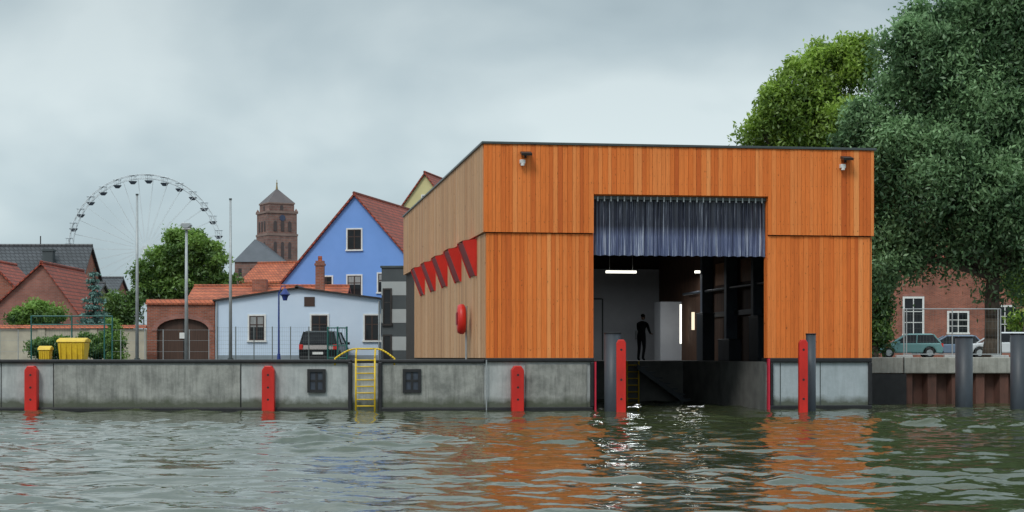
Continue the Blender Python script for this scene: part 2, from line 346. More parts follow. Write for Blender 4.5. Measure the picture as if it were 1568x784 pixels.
t=MB(); u,v=loc(951,75); t.box(u-.65,u+.65,v-.08,v+.08,5.22,5.32)
u,v=loc(1074,75); t.box(u-.28,u+.28,v-.08,v+.08,5.22,5.32)
t.build('ceiling_tubes',TUBE,B)
for uu,vv,en in ((*loc(951,75),95),(*loc(1074,75),32)):
    al=bpy.data.lights.new('tube_light','AREA'); al.shape='RECTANGLE'; al.size=1.5; al.size_y=.9; al.energy=en; al.color=(.93,.97,1)
    ao=bpy.data.objects.new('tube_light',al); link(ao,B); ao.location=(uu,vv,5.15)
h=MB(); u,v=loc(951,75)
for du in(-.5,.5): h.cyl((u+du,v,5.3),(u+du,v,6.85),.01)
h.build('tube_hangers',GALV,B)
h=MB(); u,v=loc(1000,80); h.box(u-.1,u+.1,D_-.6,D_-.46,2.5,2.9)
h.build('switch_box',GALV,B)
MB().box(9.2,9.26,D_-.50,D_-.45,1.5,4.4).box(5.6,5.64,D_-.5,D_-.45,1.5,4.4).box(5.64,9.2,D_-.5,D_-.45,4.36,4.42).build('door_frame',DGREY,B)
st=MB()
for i in range(7): st.box(7.0+i*.28,7.3+i*.28,9.9,10.9,1.25-i*.2,1.30-i*.2)
st.prism([(6.9,1.4),(9.0,-.1),(9.0,-.3),(6.9,1.2)],'y',9.86,9.92).build('steel_stair',PILE,B)
m=MB(); u=loc(985,64)[0]
for du in (-.22,.22): m.cyl((u+du,10.85,-.2),(u+du,10.85,1.5),.03)
for i in range(6): m.cyl((u-.22,10.85,.1+i*.25),(u+.22,10.85,.1+i*.25),.02)
m.build('inner_ladder',YEL,B)
# curtain
m,N,L,b=newmat('pvc_strip_curtain')
tcn=N.new('ShaderNodeTexCoord'); s=N.new('ShaderNodeSeparateXYZ'); L.new(tcn.outputs['Object'],s.inputs[0])
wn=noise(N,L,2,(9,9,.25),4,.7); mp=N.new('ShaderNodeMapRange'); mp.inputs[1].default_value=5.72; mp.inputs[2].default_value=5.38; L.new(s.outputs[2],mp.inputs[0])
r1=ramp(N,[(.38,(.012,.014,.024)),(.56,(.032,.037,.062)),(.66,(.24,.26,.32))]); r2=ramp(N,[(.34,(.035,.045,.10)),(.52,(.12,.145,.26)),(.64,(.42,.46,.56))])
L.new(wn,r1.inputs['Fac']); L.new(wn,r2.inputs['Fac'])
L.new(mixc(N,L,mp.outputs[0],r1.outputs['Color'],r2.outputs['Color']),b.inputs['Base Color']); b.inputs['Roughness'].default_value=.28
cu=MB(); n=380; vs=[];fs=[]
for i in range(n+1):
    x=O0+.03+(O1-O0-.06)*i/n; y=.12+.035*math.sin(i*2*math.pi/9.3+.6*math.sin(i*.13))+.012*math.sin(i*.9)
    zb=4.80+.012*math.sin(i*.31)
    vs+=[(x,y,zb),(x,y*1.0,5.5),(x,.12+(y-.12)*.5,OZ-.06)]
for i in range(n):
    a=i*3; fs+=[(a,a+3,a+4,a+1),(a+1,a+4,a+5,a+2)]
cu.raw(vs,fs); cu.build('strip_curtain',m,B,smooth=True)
MB().box(O0,O1,.02,.06,OZ-.14,OZ-.04).build('curtain_rail',METAL,B)
rg=MB()
for i in range(26): 
    x=O0+.15+i*(O1-O0-.3)/25; rg.box(x-.02,x+.02,.0,.02,OZ-.2,OZ-.05)
rg.build('curtain_hooks',GALV,B)
hd=MB(); hg=MB()
for v0 in (1.95,6.15,10.4,14.65,18.9):
    e_=1.55; pf=[(-.10,4.22),(-.04,4.22),(-.04,5.40),(-.50,5.33),(-.50,5.27)]
    hd.prism(pf,'y',v0,v0+.06); hd.prism(pf,'y',v0+e_,v0+e_+.06)
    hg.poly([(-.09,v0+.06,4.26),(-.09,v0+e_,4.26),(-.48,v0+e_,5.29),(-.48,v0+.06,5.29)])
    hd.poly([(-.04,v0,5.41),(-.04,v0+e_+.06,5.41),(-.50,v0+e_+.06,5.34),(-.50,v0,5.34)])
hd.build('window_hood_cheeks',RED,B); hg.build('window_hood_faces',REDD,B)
for p,q_ in ((803,242),(1291,249)):
    Yk=54.4
    for k in range(4): u,_=loc(p,Yk); Yk=AY+u*SN
    z=Z(q_,Yk)
    fl=MB().raw([(u-.16,-.52,z+.02),(u+.16,-.52,z+.02),(u+.16,-.2,z+.1),(u-.16,-.2,z+.1),(u-.16,-.54,z+.09),(u+.16,-.54,z+.09),(u+.16,-.2,z+.18),(u-.16,-.2,z+.18)],
      [(0,3,2,1),(4,5,6,7),(0,1,5,4),(1,2,6,5),(2,3,7,6),(3,0,4,7)]).box(u-.03,u+.03,-.25,-.14,z-.02,z+.12)
    fl.build('floodlight',DARKF,B); MB().box(u-.18,u-.02,-.32,-.15,z-.20,z-.08).cyl((u-.10,-.28,z-.27),(u-.10,-.28,z-.2),.06).build('camera_unit',WHITE,B,bevel=.01)
MB().box(-.02,3.3,-.0,.9,-1.5,1.5).build('left_pier',CONC,B)
MB().box(.3+.9,3.12,-.035,0,.1,1.42).build('pier_panel',CONCR,B,bevel=.01)
MB().box(8.95,W_,0,.9,-1.5,1.5).build('right_pier',CONCP,B)
rb=MB().box(-.05,3.33,-.10,.0,1.5,1.615).box(0,3.3,-.12,0,-.05,.11).box(3.22,3.34,-.10,.0,.11,1.5)
rb.box(8.94,W_+.02,-.10,.0,1.48,1.615).box(8.94,W_+.02,-.12,0,-.05,.13).box(W_-.09,W_+.03,-.10,.0,.13,1.48).box(8.96,9.05,-.1,0,.13,1.48)
rb.box(0,3.3,.0,.9,1.5,1.61).box(8.95,W_,.0,.9,1.5,1.61)
rb.build('pier_rubber',RUBBER,B,bevel=.025)
MB().box(3.35,3.40,-.12,.05,.0,1.5).box(8.88,8.935,-.12,.05,.0,1.6).build('red_edge_strips',M('pink_red_strip',(.65,.03,.06),(.5,.02,.05),3,.5),B)
g=MB()
for u in (9.3,10.6): g.box(u-.012,u+.012,-.012,-.001,.15,1.47)
g.build('pier_joints',METAL,B)
LB=empty('lifebuoy_station',(*bw(-.37,3.5),0),TH)
m=MB(); n=20; ring=[]
prof=[(-.13,.32),(-.11,.45),(-.03,.49),(.08,.49),(.13,.42)]
for x_,r_ in prof: ring.append([(x_,r_*math.sin(2*math.pi*i/n)*.78,2.88+r_*math.cos(2*math.pi*i/n)) for i in range(n)])
vs=[p for rr in ring for p in rr]; fs=[(a*n+i,a*n+(i+1)%n,(a+1)*n+(i+1)%n,(a+1)*n+i) for a in range(4) for i in range(n)]+[tuple(range(n)),tuple(range(4*n,5*n))]
m.raw(vs,fs).build('case',RED,LB,smooth=True)
MB().box(-.16,-.13,-.16,.16,2.7,3.1).build('case_handle_panel',REDD,LB,bevel=.01)
MB().cyl((.17,0,GZ),(.17,0,3.3),.035).build('post',GALV,LB)
# ------------------------------------------------------------------ mooring piles
def pile(px,Y,top,r,name='mooring_pile'):
    o=empty(name,(X(px,Y),Y,0)); MB().cyl((0,0,-1.5),(0,0,top),r,n=28).build('tube',PILE,o,smooth=True); MB().cyl((0,0,top),(0,0,top+.03),r+.012,n=28).build('cap',RUBBER,o,smooth=True)
    return o
def redpost(px,Y,top,w2=.14):
    o=empty('red_mooring_post',(X(px,Y),Y,0)); MB().prism([(-w2,-1),(w2,-1),(w2,top-.1),(w2-.06,top),(-w2+.06,top),(-w2,top-.1)],'y',-.12,.12).build('beam',RED,o,bevel=.02)
    b=MB()
    for z in (top-.3,top*.45,.4): b.cyl((0,-.125,z),(0,-.11,z),.035,n=10)
    b.build('bolts',RUBBER,o)
pile(938,53.4,Z(511,53.4),.25); redpost(951,52.4,Z(520,52.4))
redpost(1229.5,52.6,Z(520,52.6),.13); pile(1241.5,53.3,Z(512,53.3),.15)
pile(1476,57.5,Z(517,57.5),.28); pile(1560,55,Z(512,55),.26); pile(1640,54,2.3,.26)
# ------------------------------------------------------------------ sheet pile quay right
S=empty('sheet_pile_quay'); m=MB(); xx=10.2; pts=[]
while xx<90:
    pts+=[(xx,61.95),(xx+.12,61.6),(xx+.42,61.6),(xx+.54,61.95)]; xx+=.84
m.prism(pts+[(90,62.6),(10.2,62.6)],'z',-1.5,1.10); m.build('piles',RUST,S)
MB().box(10.2,X(1385,61.6),61.3,61.6,.0,1.06).build('timber_fender',RUBBER,S)
MB().box(10.2,95,61.45,62.9,1.08,1.64).build('concrete_cap',concretemat('cap_concrete',(.42,.42,.38),(.26,.26,.23),.5,False),S,bevel=.03)
MB().box(X(1385,61.4)-.03,X(1385,61.4)+.0,61.42,61.46,1.08,1.64).build('joint',RUBBER,S)
F=empty('steel_mesh_railing'); m=MB(); Yr=64.5
for p in (1384,1388,1458,1528,1532): m.cyl((X(p,Yr),Yr,1.6),(X(p,Yr),Yr,Z(473,Yr)),.022)
for z in (Z(473,Yr),1.75): m.cyl((X(1384,Yr),Yr,z),(X(1532,Yr),Yr,z),.018)
m.build('frame',GALV,F); m=MB()
i=1394
while i<1530:
    m.cyl((X(i,Yr),Yr,1.75),(X(i,Yr),Yr,Z(473,Yr)),.0022,n=4); i+=5
for z in np.arange(1.95,3.3,.25): m.cyl((X(1384,Yr),Yr,z),(X(1532,Yr),Yr,z),.0025,n=4)
m.build('wire_mesh',WIRE,F)
for p in (1384,1458,1531):
    MB().box(X(p,Yr)-.3,X(p,Yr)+.3,Yr-.12,Yr+.12,1.6,1.72).build('foot',CONC,F,bevel=.02)
# ------------------------------------------------------------------ houses
def window(fr,gl,x0,x1,z0,z1,y=0,fw=.08,mull=1,trans=True,inn=None):
    fr.box(x0-fw,x1+fw,y-.05,y+.02,z1,z1+fw).box(x0-fw-.04,x1+fw+.04,y-.10,y+.02,z0-fw,z0).box(x0-fw,x0,y-.05,y+.02,z0,z1).box(x1,x1+fw,y-.05,y+.02,z0,z1)
    k=inn if inn is not None else fr
    for i in range(mull):
        xm=x0+(x1-x0)*(i+1)/(mull+1); k.box(xm-.03,xm+.03,y-.04,y+.0,z0,z1)
    if trans: k.box(x0,x1,y-.035,y+.0,z0+(z1-z0)*.62,z0+(z1-z0)*.62+.05)
    if inn is not None: k.box(x0,x0+.05,y-.03,y,z0,z1).box(x1-.05,x1,y-.03,y,z0,z1).box(x0+.05,x1-.05,y-.03,y,z1-.05,z1).box(x0+.05,x1-.05,y-.03,y,z0,z0+.05)
    gl.box(x0,x1,y-.02,y+.01,z0,z1)
BROWNF=M('brown_window_frame',(.07,.035,.025),(.04,.02,.015),3,.5)
CURT=M('net_curtain',(.35,.36,.36),(.2,.2,.2),6,.9,(4,4,.4),bm=0)
def house(name,x,y,w_,d,he,hr,rot,wall,roof,wins=(),ridge='y',gz=GZ,ap=.5,oh=.25,th=.16,frame=WHITE,mull=1,he2=None,trans=True,inner=BROWNF):
    o=empty(name,(x,y,0),rot); he2=he if he2 is None else he2
    if ridge=='y':
        a=w_*ap; MB().prism([(0,gz),(w_,gz),(w_,he2),(a,hr),(0,he)],'y',0,d).build('walls',wall,o)
        s1=(hr-he)/a; s2=(hr-he2)/(w_-a)
        MB().prism([(-oh,he-oh*s1+.01),(a,hr+.01),(a,hr+th),(-oh,he-oh*s1+th)],'y',-.2,d+.2).prism([(a+.001,hr+.012),(w_+oh,he2-oh*s2+.01),(w_+oh,he2-oh*s2+th),(a+.001,hr+th)],'y',-.2,d+.2).build('roof',roof,o)
        MB().cyl((a,-.2,hr+th),(a,d+.2,hr+th),.10,n=8).build('ridge_tiles',roof,o)
    else:
        a=d*ap; MB().prism([(0,gz),(d,gz),(d,he),(a,hr),(0,he)],'x',0,w_).build('walls',wall,o); s1=(hr-he)/a; s2=(hr-he)/(d-a)
        MB().prism([(-oh,he-oh*s1+.01),(a,hr+.01),(a,hr+th),(-oh,he-oh*s1+th)],'x',-.2,w_+.2).prism([(a+.001,hr+.012),(d+oh,he-oh*s2+.01),(d+oh,he-oh*s2+th),(a+.001,hr+th)],'x',-.2,w_+.2).build('roof',roof,o)
        MB().cyl((-.2,a,hr+th),(w_+.2,a,hr+th),.10,n=8).build('ridge_tiles',roof,o)
    if wins:
        fr=MB();gl=MB();ik=MB();cu=MB()
        for ww in wins:
            window(fr,gl,*ww,y=-.0,mull=mull,trans=trans,inn=ik)
            if random.random()<.6: cu.box(ww[0]+.06,ww[1]-.06,-.024,-.021,ww[2]+(ww[3]-ww[2])*.55,ww[3]-.05)
        fr.build('window_surrounds',frame,o); ik.build('window_frames',inner,o); gl.build('window_glass',GLASS,o)
        if cu.v: cu.build('net_curtains',CURT,o)
    return o
lb=house('pale_blue_house',X(330,90),90,8.43,12,4.5,5.13,0,LBLUE,DARKF,[(1.73,2.5,2.5,3.75),(4.9,5.72,2.5,3.78),(7.62,8.36,2.5,3.78)],oh=.12,th=.09,he2=4.6,ap=.495)
MB().box(4.53,5.07,-.03,.02,4.24,4.72).build('attic_vent',BROWNF,lb)
MB().box(4.83,5.27,2.4,2.9,4.5,6.7).box(4.78,5.32,2.35,2.95,6.45,6.56).build('chimney',BRICK,lb); 
MB().box(4.95,5.15,2.55,2.75,6.7,6.95).build('chimney_pot',TILEO,lb)
MB().cyl((8.35,-.06,1.3),(8.35,-.06,4.5),.045).cyl((.08,-.06,1.3),(.08,-.06,4.4),.045).build('downpipes',GALV,lb)
MB().box(-.02,8.45,-.02,0,GZ,1.75).build('plinth',M('plinth_grey',(.30,.34,.38),(.2,.24,.27),1,.8),lb)
house('blue_gabled_house',X(418,106.1),106.1,10.3,12,5.4,11.25,R(-12.4),BLUE,TILE,[(4.7,5.55,8.05,9.25),(3.0,3.72,5.55,6.45),(4.7,5.55,5.3,6.5),(6.6,7.4,5.5,6.6),(2.9,3.7,2.6,3.9)],oh=.3)
house('yellow_gabled_house',X(560,126),126,8.8,11,8.6,14.6,R(-12.4),YREND,TILE,[(4.2,4.9,12.2,13.1),(1.5,2.3,9,10.2)],oh=.3)
y2=house('small_yellow_house',X(372,131),131,3.4,5,7.2,8.6,R(-22),YREND,TILEO,[(.8,1.3,6.2,6.9),(2,2.5,6.2,6.9)],ridge='x')
rr=house('red_roofed_house',X(288,99),99,8.6,6,4.55,5.6,0,BEIGE,TILEO,ridge='x')
MB().box(X(386,101)-X(288,99),X(408,101)-X(288,99),2,2.7,4.8,6.1).build('chimney',BRICK,rr)
g=empty('brick_garage',(X(225,90),90,0)); wg=3.46; a0,a1=.5,3.17; ac=(a0+a1)/2; rad=(a1-a0)/2
ar=[(ac+rad*math.cos(t),3.0+.62*math.sin(t)) for t in [math.pi*i/12 for i in range(13)]]
MB().prism([(0,GZ),(0,4.4),(wg,4.4),(wg,GZ),(a1,GZ)]+ar+[(a0,GZ)],'y',0,.35).box(0,wg,.351,6,GZ,4.2).build('walls',BRICK,g)
MB().prism([(a0,GZ),(a1,GZ)]+ar,'y',.2,.3).build('arched_door',M('brown_door',(.09,.045,.03),(.045,.025,.018),3,.7,(8,8,.3)),g)
MB().box(ac-.02,ac+.02,.18,.2,GZ,3.6).build('door_gap',RUBBER,g)
MB().prism([(-.12,4.36),(.2,4.62),(.5,4.36)],'x',-.05,wg+.02).box(-.05,wg,-.12,.4,4.33,4.40).build('tile_coping',TILEO,g)
ao=[(ac+(rad+.0)*math.cos(t),3.0+.62*math.sin(t)) for t in [math.pi*i/12 for i in range(13)]]; ao2=[(ac+(rad+.25)*math.cos(t),3.0+.85*math.sin(t)) for t in [math.pi*i/12 for i in range(12,-1,-1)]]
MB().prism(ao+ao2,'y',-.04,.02).build('brick_arch',BRICKP,g)
MB().box(ac-.2,ac+.2,.16,.19,2.6,2.9).build('door_notice',WHITE,g)
gw=empty('garden_wall',(0,88.5,0)); m=MB().box(-60,X(225,88.5)-.05,0,.25,GZ,3.05); m.build('render',BEIGE,gw)
m=MB(); i=-60
while i<X(225,88.5)-.3: m.box(i-.18,i+.18,-.06,.31,GZ,3.1); i+=2.6
m.build('piers',BEIGE,gw); MB().prism([(-.14,3.1),(.125,3.26),(.39,3.1)],'x',-60,X(225,88.5)-.04).build('tile_coping',TILEO,gw)
house('pink_brick_barn',X(-25,96),96,5.3,9,3.8,6.7,R(0),BRICKP,TILE,ap=.6,oh=.15,th=.1,wins=[])
sl=house('slate_roofed_house',X(-120,118),118,10.4,8,5.9,9.2,0,BRICK,SLATE,ridge='x',ap=.45)
MB().box(7.6,8.3,1.8,2.5,7,9.0).box(7.55,8.35,1.75,2.55,8.85,8.95).build('chimney',DGREY,sl); MB().cyl((7.0,3.6,9),(7.0,3.6,10.0),.04).build('flue',DARKF,sl)
house('brick_outbuilding',X(-60,104),104,3.6,5,5.3,7.2,0,BRICK,TILE,ap=.5)
house('dark_roof_annex',X(80,112),112,2.6,5,5.3,6.3,0,BEIGE,SLATE,ridge='x')
house('terrace_house',X(120,150),150,3,6,6.8,8.4,0,BRICK,SLATE,ridge='x')
mt=empty('market_tent',(X(180,130),130,GZ)); a=1.6
MB().raw([(-a,-a,3.4),(a,-a,3.4),(a,a,3.4),(-a,a,3.4),(0,0,5.2)],[(0,1,4),(1,2,4),(2,3,4),(3,0,4)]).build('canopy',M('tent_fabric',(.40,.44,.48),(.3,.34,.38),1,.7),mt)
m=MB()
for sx in(-a,a):
    for sy in(-a,a): m.cyl((sx,sy,0),(sx,sy,3.4),.05)
m.build('poles',GALV,mt)
sb=empty('striped_office_building',(X(584,88),88,0),R(-6)); zt=Z(410,88); nb=7; hh=(zt-GZ)/nb; A_=MB();C_=MB()
for i in range(nb): (A_ if i%2==1 else C_).box(0 if i%2 else .01,4.2,0 if i%2 else .01,9,GZ+i*hh,GZ+(i+1)*hh-.003)
A_.build('light_bands',LGREY,sb); C_.build('dark_bands',DGREY,sb); MB().box(-.05,4.25,-.05,9.05,zt,zt+.1).build('parapet',METAL,sb)
fr=MB();gl=MB(); window(fr,gl,.15,.45,3.3,5.0,mull=0); window(fr,gl,.15,.45,1.5,2.7,mull=0,trans=False); fr.build('window_frames',DARKF,sb); gl.build('window_glass',GLASS,sb)
# church
ct=empty('church_tower',(X(424,350),350,0),R(28)); s_=3.15
z1,z2,z3,z4=Z(360,350),Z(327,350),Z(313,350),Z(293,350)
MB().box(-s_,s_,-s_,s_,GZ,z1).box(-s_*.97,s_*.97,-s_*.97,s_*.97,z1,z2).box(-s_*.84,s_*.84,-s_*.84,s_*.84,z2,z3).build('shaft',BRICKT,ct)
MB().box(-s_*1.03,s_*1.03,-s_*1.03,s_*1.03,z1-.3,z1+.1).box(-s_*1.03,s_*1.03,-s_*1.03,s_*1.03,z2-.15,z2+.2).box(-s_*.88,s_*.88,-s_*.88,s_*.88,z3-.1,z3+.15).build('cornices',M('cornice_stone',(.28,.19,.16),(.2,.13,.11),.5),ct)
MB().raw([(-s_*.88,-s_*.88,z3+.15),(s_*.88,-s_*.88,z3+.15),(s_*.88,s_*.88,z3+.15),(-s_*.88,s_*.88,z3+.15),(0,0,z4+.6)],[(0,1,4),(1,2,4),(2,3,4),(3,0,4),(3,2,1,0)]).build('pyramid_roof',M('dark_copper',(.13,.105,.105),(.09,.075,.08),.5,.6),ct)
MB().cyl((0,0,z4+.3),(0,0,z4+1.5),.25,.1).cyl((0,0,z4+1.5),(0,0,z4+2.3),.06).cyl((0,0,z4+1.45),(0,0,z4+1.7),.16).build('finial',M('gilding',(.3,.22,.08),(.2,.14,.06),1,.4),ct)
m=MB()
for sx in(-1,1):
    for sy in(-1,1): m.raw([(sx*s_*.93-.35,sy*s_*.93-.35,z2+.2),(sx*s_*.93+.35,sy*s_*.93-.35,z2+.2),(sx*s_*.93+.35,sy*s_*.93+.35,z2+.2),(sx*s_*.93-.35,sy*s_*.93+.35,z2+.2),(sx*s_*.93,sy*s_*.93,z2+.9)],[(0,1,4),(1,2,4),(2,3,4),(3,0,4)])
m.build('corner_caps',BRICKT,ct)
def arch(xc,w2,za,zb): return [(xc-w2,za),(xc+w2,za),(xc+w2,zb-w2),(xc+w2*.7,zb-.3*w2),(xc,zb),(xc-w2*.7,zb-.3*w2),(xc-w2,zb-w2)]
m=MB()
for xc in(-1.5,0,1.5):
    for za,zb in((z1+.6,z1+2.6),(z1-4.8,z1-1.5)):
        m.prism(arch(xc,.32,za,zb),'y',-s_-.03,-s_+.3); m.prism(arch(xc,.32,za,zb),'x',-s_-.03,-s_+.3); m.prism(arch(xc,.32,za,zb),'x',s_-.3,s_+.03)
m.prism(arch(0,.35,z2+.5,z2+1.5),'y',-s_*.84-.04,-s_*.84).prism(arch(0,.35,z2+.5,z2+1.5),'x',-s_*.84-.04,-s_*.84)
m.build('belfry_openings',M('shadowed_louvres',(.08,.06,.06),(.06,.045,.045),1,.8),ct)
ck=M('clock_blue',(.05,.07,.12),(.04,.05,.1),1)
for ax in ('y','x'):
    p=(0,-s_-.06,z1+3.2) if ax=='y' else (s_+.06,0,z1+3.2); q2=(0,-s_+.3,z1+3.2) if ax=='y' else (s_-.3,0,z1+3.2)
    MB().cyl(p,q2,.6,n=20).build('clock_face',ck,ct)
nv=empty('church_nave',(X(357,330),330,0),0); w_=9.2; za,zb=Z(401,330),Z(364,330)
MB().box(.3,w_-.3,0,20,GZ,za).build('walls',BRICKT,nv)
MB().raw([(0,-.3,za),(w_,-.3,za),(w_,20,za),(0,20,za),(w_*.38,4,zb),(w_*.38,20,zb)],[(0,1,4),(1,2,5,4),(2,3,5),(3,0,4,5),(3,2,1,0)]).build('roof',M('nave_slate',(.10,.11,.13),(.075,.085,.10),.6,.6),nv)
MB().box(1,1.6,-.05,.0,za-4,za-1.2).box(3.2,3.8,-.05,.0,za-4,za-1.2).box(5.6,6.2,-.05,.0,za-4,za-1.2).build('windows',DARKF,nv)
# ------------------------------------------------------------------ ferris wheel
FY=400; fw=empty('ferris_wheel',(X(223,FY),FY,Z(382,FY)),R(8)); RR=17.0; WM=M('wheel_white_steel',(.66,.70,.72),(.58,.62,.65),.3,.5,bm=0); m=MB(); nn=60
for yy in(-.9,.9):
    for rr_,t_ in((RR,.09),(RR-.9,.06)):
        P=[(rr_*math.cos(2*math.pi*i/nn),yy,rr_*math.sin(2*math.pi*i/nn)) for i in range(nn+1)]; m.path(P,t_,5)
    for i in range(nn):
        a=2*math.pi*i/nn;b2=2*math.pi*(i+1)/nn; m.cyl((RR*math.cos(a),yy,RR*math.sin(a)),((RR-.9)*math.cos(b2),yy,(RR-.9)*math.sin(b2)),.03,n=4)
    for i in range(30):
        a=2*math.pi*i/30; m.cyl((.7*math.cos(a),yy*1.6,.7*math.sin(a)),((RR-.9)*math.cos(a),yy,(RR-.9)*math.sin(a)),.045,n=4)
for i in range(30):
    a=2*math.pi*i/30; m.cyl((RR*math.cos(a),-.9,RR*math.sin(a)),(RR*math.cos(a),.9,RR*math.sin(a)),.08,n=5)
m.cyl((0,-2,0),(0,2,0),.8,n=16); m.build('rim_and_spokes',WM,fw)
m=MB(); hz=Z(382,FY)-GZ
for yy in(-2.4,2.4):
    for sx in(-1,1): m.cyl((0,yy*.8,0),(sx*8,yy*1.4,-hz),.25,.35,n=8)
m.build('support_legs',WM,fw)
gd=MB();gc=MB();gs=MB()
for i in range(30):
    a=2*math.pi*(i+.3)/30; x,z=RR*math.cos(a),RR*math.sin(a)
    n=12
    gd.cyl((x,0,z-2.0),(x,0,z-1.35),.45,1.0,n=n); gc.cyl((x,0,z-.1),(x,0,z+.15),1.0,.2,n=n)
    for k in range(4): gs.cyl((x+.75*math.cos(k*1.57+.5),.75*math.sin(k*1.57+.5),z-1.35),(x+.75*math.cos(k*1.57+.5),.75*math.sin(k*1.57+.5),z-.05),.05,n=4)
gd.build('gondola_tubs',M('gondola_dark',(.07,.09,.12),(.05,.06,.09),1,.4,bm=0),fw); gc.build('gondola_canopies',M('gondola_canopy',(.55,.60,.63),(.45,.5,.54),1,.5,bm=0),fw); gs.build('gondola_posts',WM,fw)
# ------------------------------------------------------------------ poles, lamps
for p,t_ in((210,299),(353,306)):
    o=empty('flagpole',(X(p,72),72,0)); MB().cyl((0,0,GZ),(0,0,Z(t_,72)),.075,.045).build('shaft',GALV,o,smooth=True); MB().cyl((0,0,Z(t_,72)),(0,0,Z(t_,72)+.06),.06).cyl((0,0,GZ),(0,0,GZ+.3),.12).build('cap_and_base',METAL,o)
o=empty('street_lamp',(X(285.5,72),72,0)); zt=Z(349,72); MB().cyl((0,0,GZ),(0,0,zt),.085,.05).build('shaft',GALV,o,smooth=True)
MB().prism([(-.22,zt+.1),(-.16,zt+.2),(.16,zt+.2),(.22,zt+.1),(.08,zt-.02),(-.08,zt-.02)],'y',-.2,.2).build('lamp_head',GALV,o,bevel=.02); MB().box(-.17,.17,-.17,.17,zt-.06,zt-.025).build('lens',WHITE,o)
o=empty('blue_lantern_lamp',(X(427,80),80,0)); zt=Z(455,80)
MB().cyl((0,0,GZ),(0,0,zt+.25),.05,.035).cyl((0,0,GZ),(0,0,GZ+.5),.1,.07).path([(0,0,zt+.1),(.12,0,zt+.5),(.28,0,zt+.5),(.28,0,zt+.35)],.02).build('post_and_arm',BLUEP,o)
MB().cyl((.28,0,zt+.12),(.28,0,zt+.38),.24,.06,n=8).cyl((.28,0,zt+.05),(.28,0,zt+.12),.16,.24,n=8).build('lantern_hood',BLUEP,o); MB().cyl((.28,0,zt-.15),(.28,0,zt+.05),.09,.15,n=8).build('lantern_glass',BLUEP,o)
# fences
f=empty('green_mesh_fence'); m=MB(); Yf=84
for i,p in enumerate(range(333,500,28)): m.cyl((X(p,Yf),Yf,GZ),(X(p,Yf),Yf,Z(500,Yf)),.025,n=8)
for z in np.arange(1.45,Z(500,Yf),.2): m.cyl((X(333,Yf),Yf,z),(X(500,Yf),Yf,z),.004,n=4)
x=X(333,Yf)
while x<X(500,Yf): m.cyl((x,Yf,1.4),(x,Yf,Z(500,Yf)),.0022,n=4); x+=.1
m.build('mesh_panels',WIRE,f)
f=empty('green_gate'); m=MB()
for p in(502,517,531): m.cyl((X(p,Yf),Yf,GZ),(X(p,Yf),Yf,Z(500,Yf)),.045,n=8)
for z in(1.6,2.2,Z(502,Yf)): m.cyl((X(502,Yf),Yf,z),(X(531,Yf),Yf,z),.03,n=8)
for p in range(504,531,4): m.cyl((X(p,Yf),Yf,1.6),(X(p,Yf),Yf,Z(502,Yf)),.008,n=5)
m.build('gate_frame',GREENP,f)
f=empty('green_frame_fence'); m=MB(); Yf=82
for p in(48,110,160,172): m.cyl((X(p,Yf),Yf,GZ),(X(p,Yf),Yf,Z(483,Yf)),.035,n=8)
for z in(Z(484,Yf),Z(497,Yf)): m.cyl((X(48,Yf),Yf,z),(X(172,Yf),Yf,z),.03,n=8)
x=X(48,Yf)
while x<X(172,Yf): m.cyl((x,Yf,1.4),(x,Yf,Z(484,Yf)),.003,n=4); x+=.12
m.build('frame',GREENP,f)
f=empty('wire_fence'); m=MB(); Yf=80
for p in(0,28,185,222,250,290,320): m.cyl((X(p,Yf),Yf,GZ),(X(p,Yf),Yf,2.9),.022,n=6)
for z in(1.9,2.4,2.88): m.cyl((X(-60,Yf),Yf,z),(X(48,Yf),Yf,z),.006,n=4).cyl((X(172,Yf),Yf,z),(X(322,Yf),Yf,z),.006,n=4)
m.build('posts_and_wires',GALV,f)
def bin_(name,px,Y,wd,h,dp):
    o=empty(name,(X(px,Y),Y,0)); b0=GZ+.12; t=GZ+h
    MB().raw([(-wd/2*.86,-dp/2*.8,b0),(wd/2*.86,-dp/2*.8,b0),(wd/2*.86,dp/2*.8,b0),(-wd/2*.86,dp/2*.8,b0),(-wd/2,-dp/2,t-.2),(wd/2,-dp/2,t-.2),(wd/2,dp/2,t-.2),(-wd/2,dp/2,t-.2)],[(0,3,2,1),(4,5,6,7),(0,1,5,4),(1,2,6,5),(2,3,7,6),(3,0,4,7)]).build('body',YEL,o,bevel=.04)
    MB().prism([(-dp/2-.05,t-.2),(dp/2+.05,t-.2),(dp/2,t-.08),(0,t),(-dp/2,t-.1)],'x',-wd/2-.04,wd/2+.04).build('lid',YEL,o,bevel=.03)
    m=MB()
    for i in range(5): xx=-wd/2*.8+i*wd*.2; m.box(xx-.015,xx+.015,-dp/2-.02,-dp/2*.8,b0+.15,t-.25)
    m.build('ribs',YEL,o)
    m=MB()
    for sx in(-1,1):
        for sy in(-1,1): m.cyl((sx*wd*.36-.03,sy*dp*.3,GZ+.08),(sx*wd*.36+.03,sy*dp*.3,GZ+.08),.08)
    m.build('wheels',TYRE,o)
bin_('yellow_waste_container',113,78,1.2,1.2,1.0); bin_('yellow_wheelie_bin',70,78,.5,.85,.55)
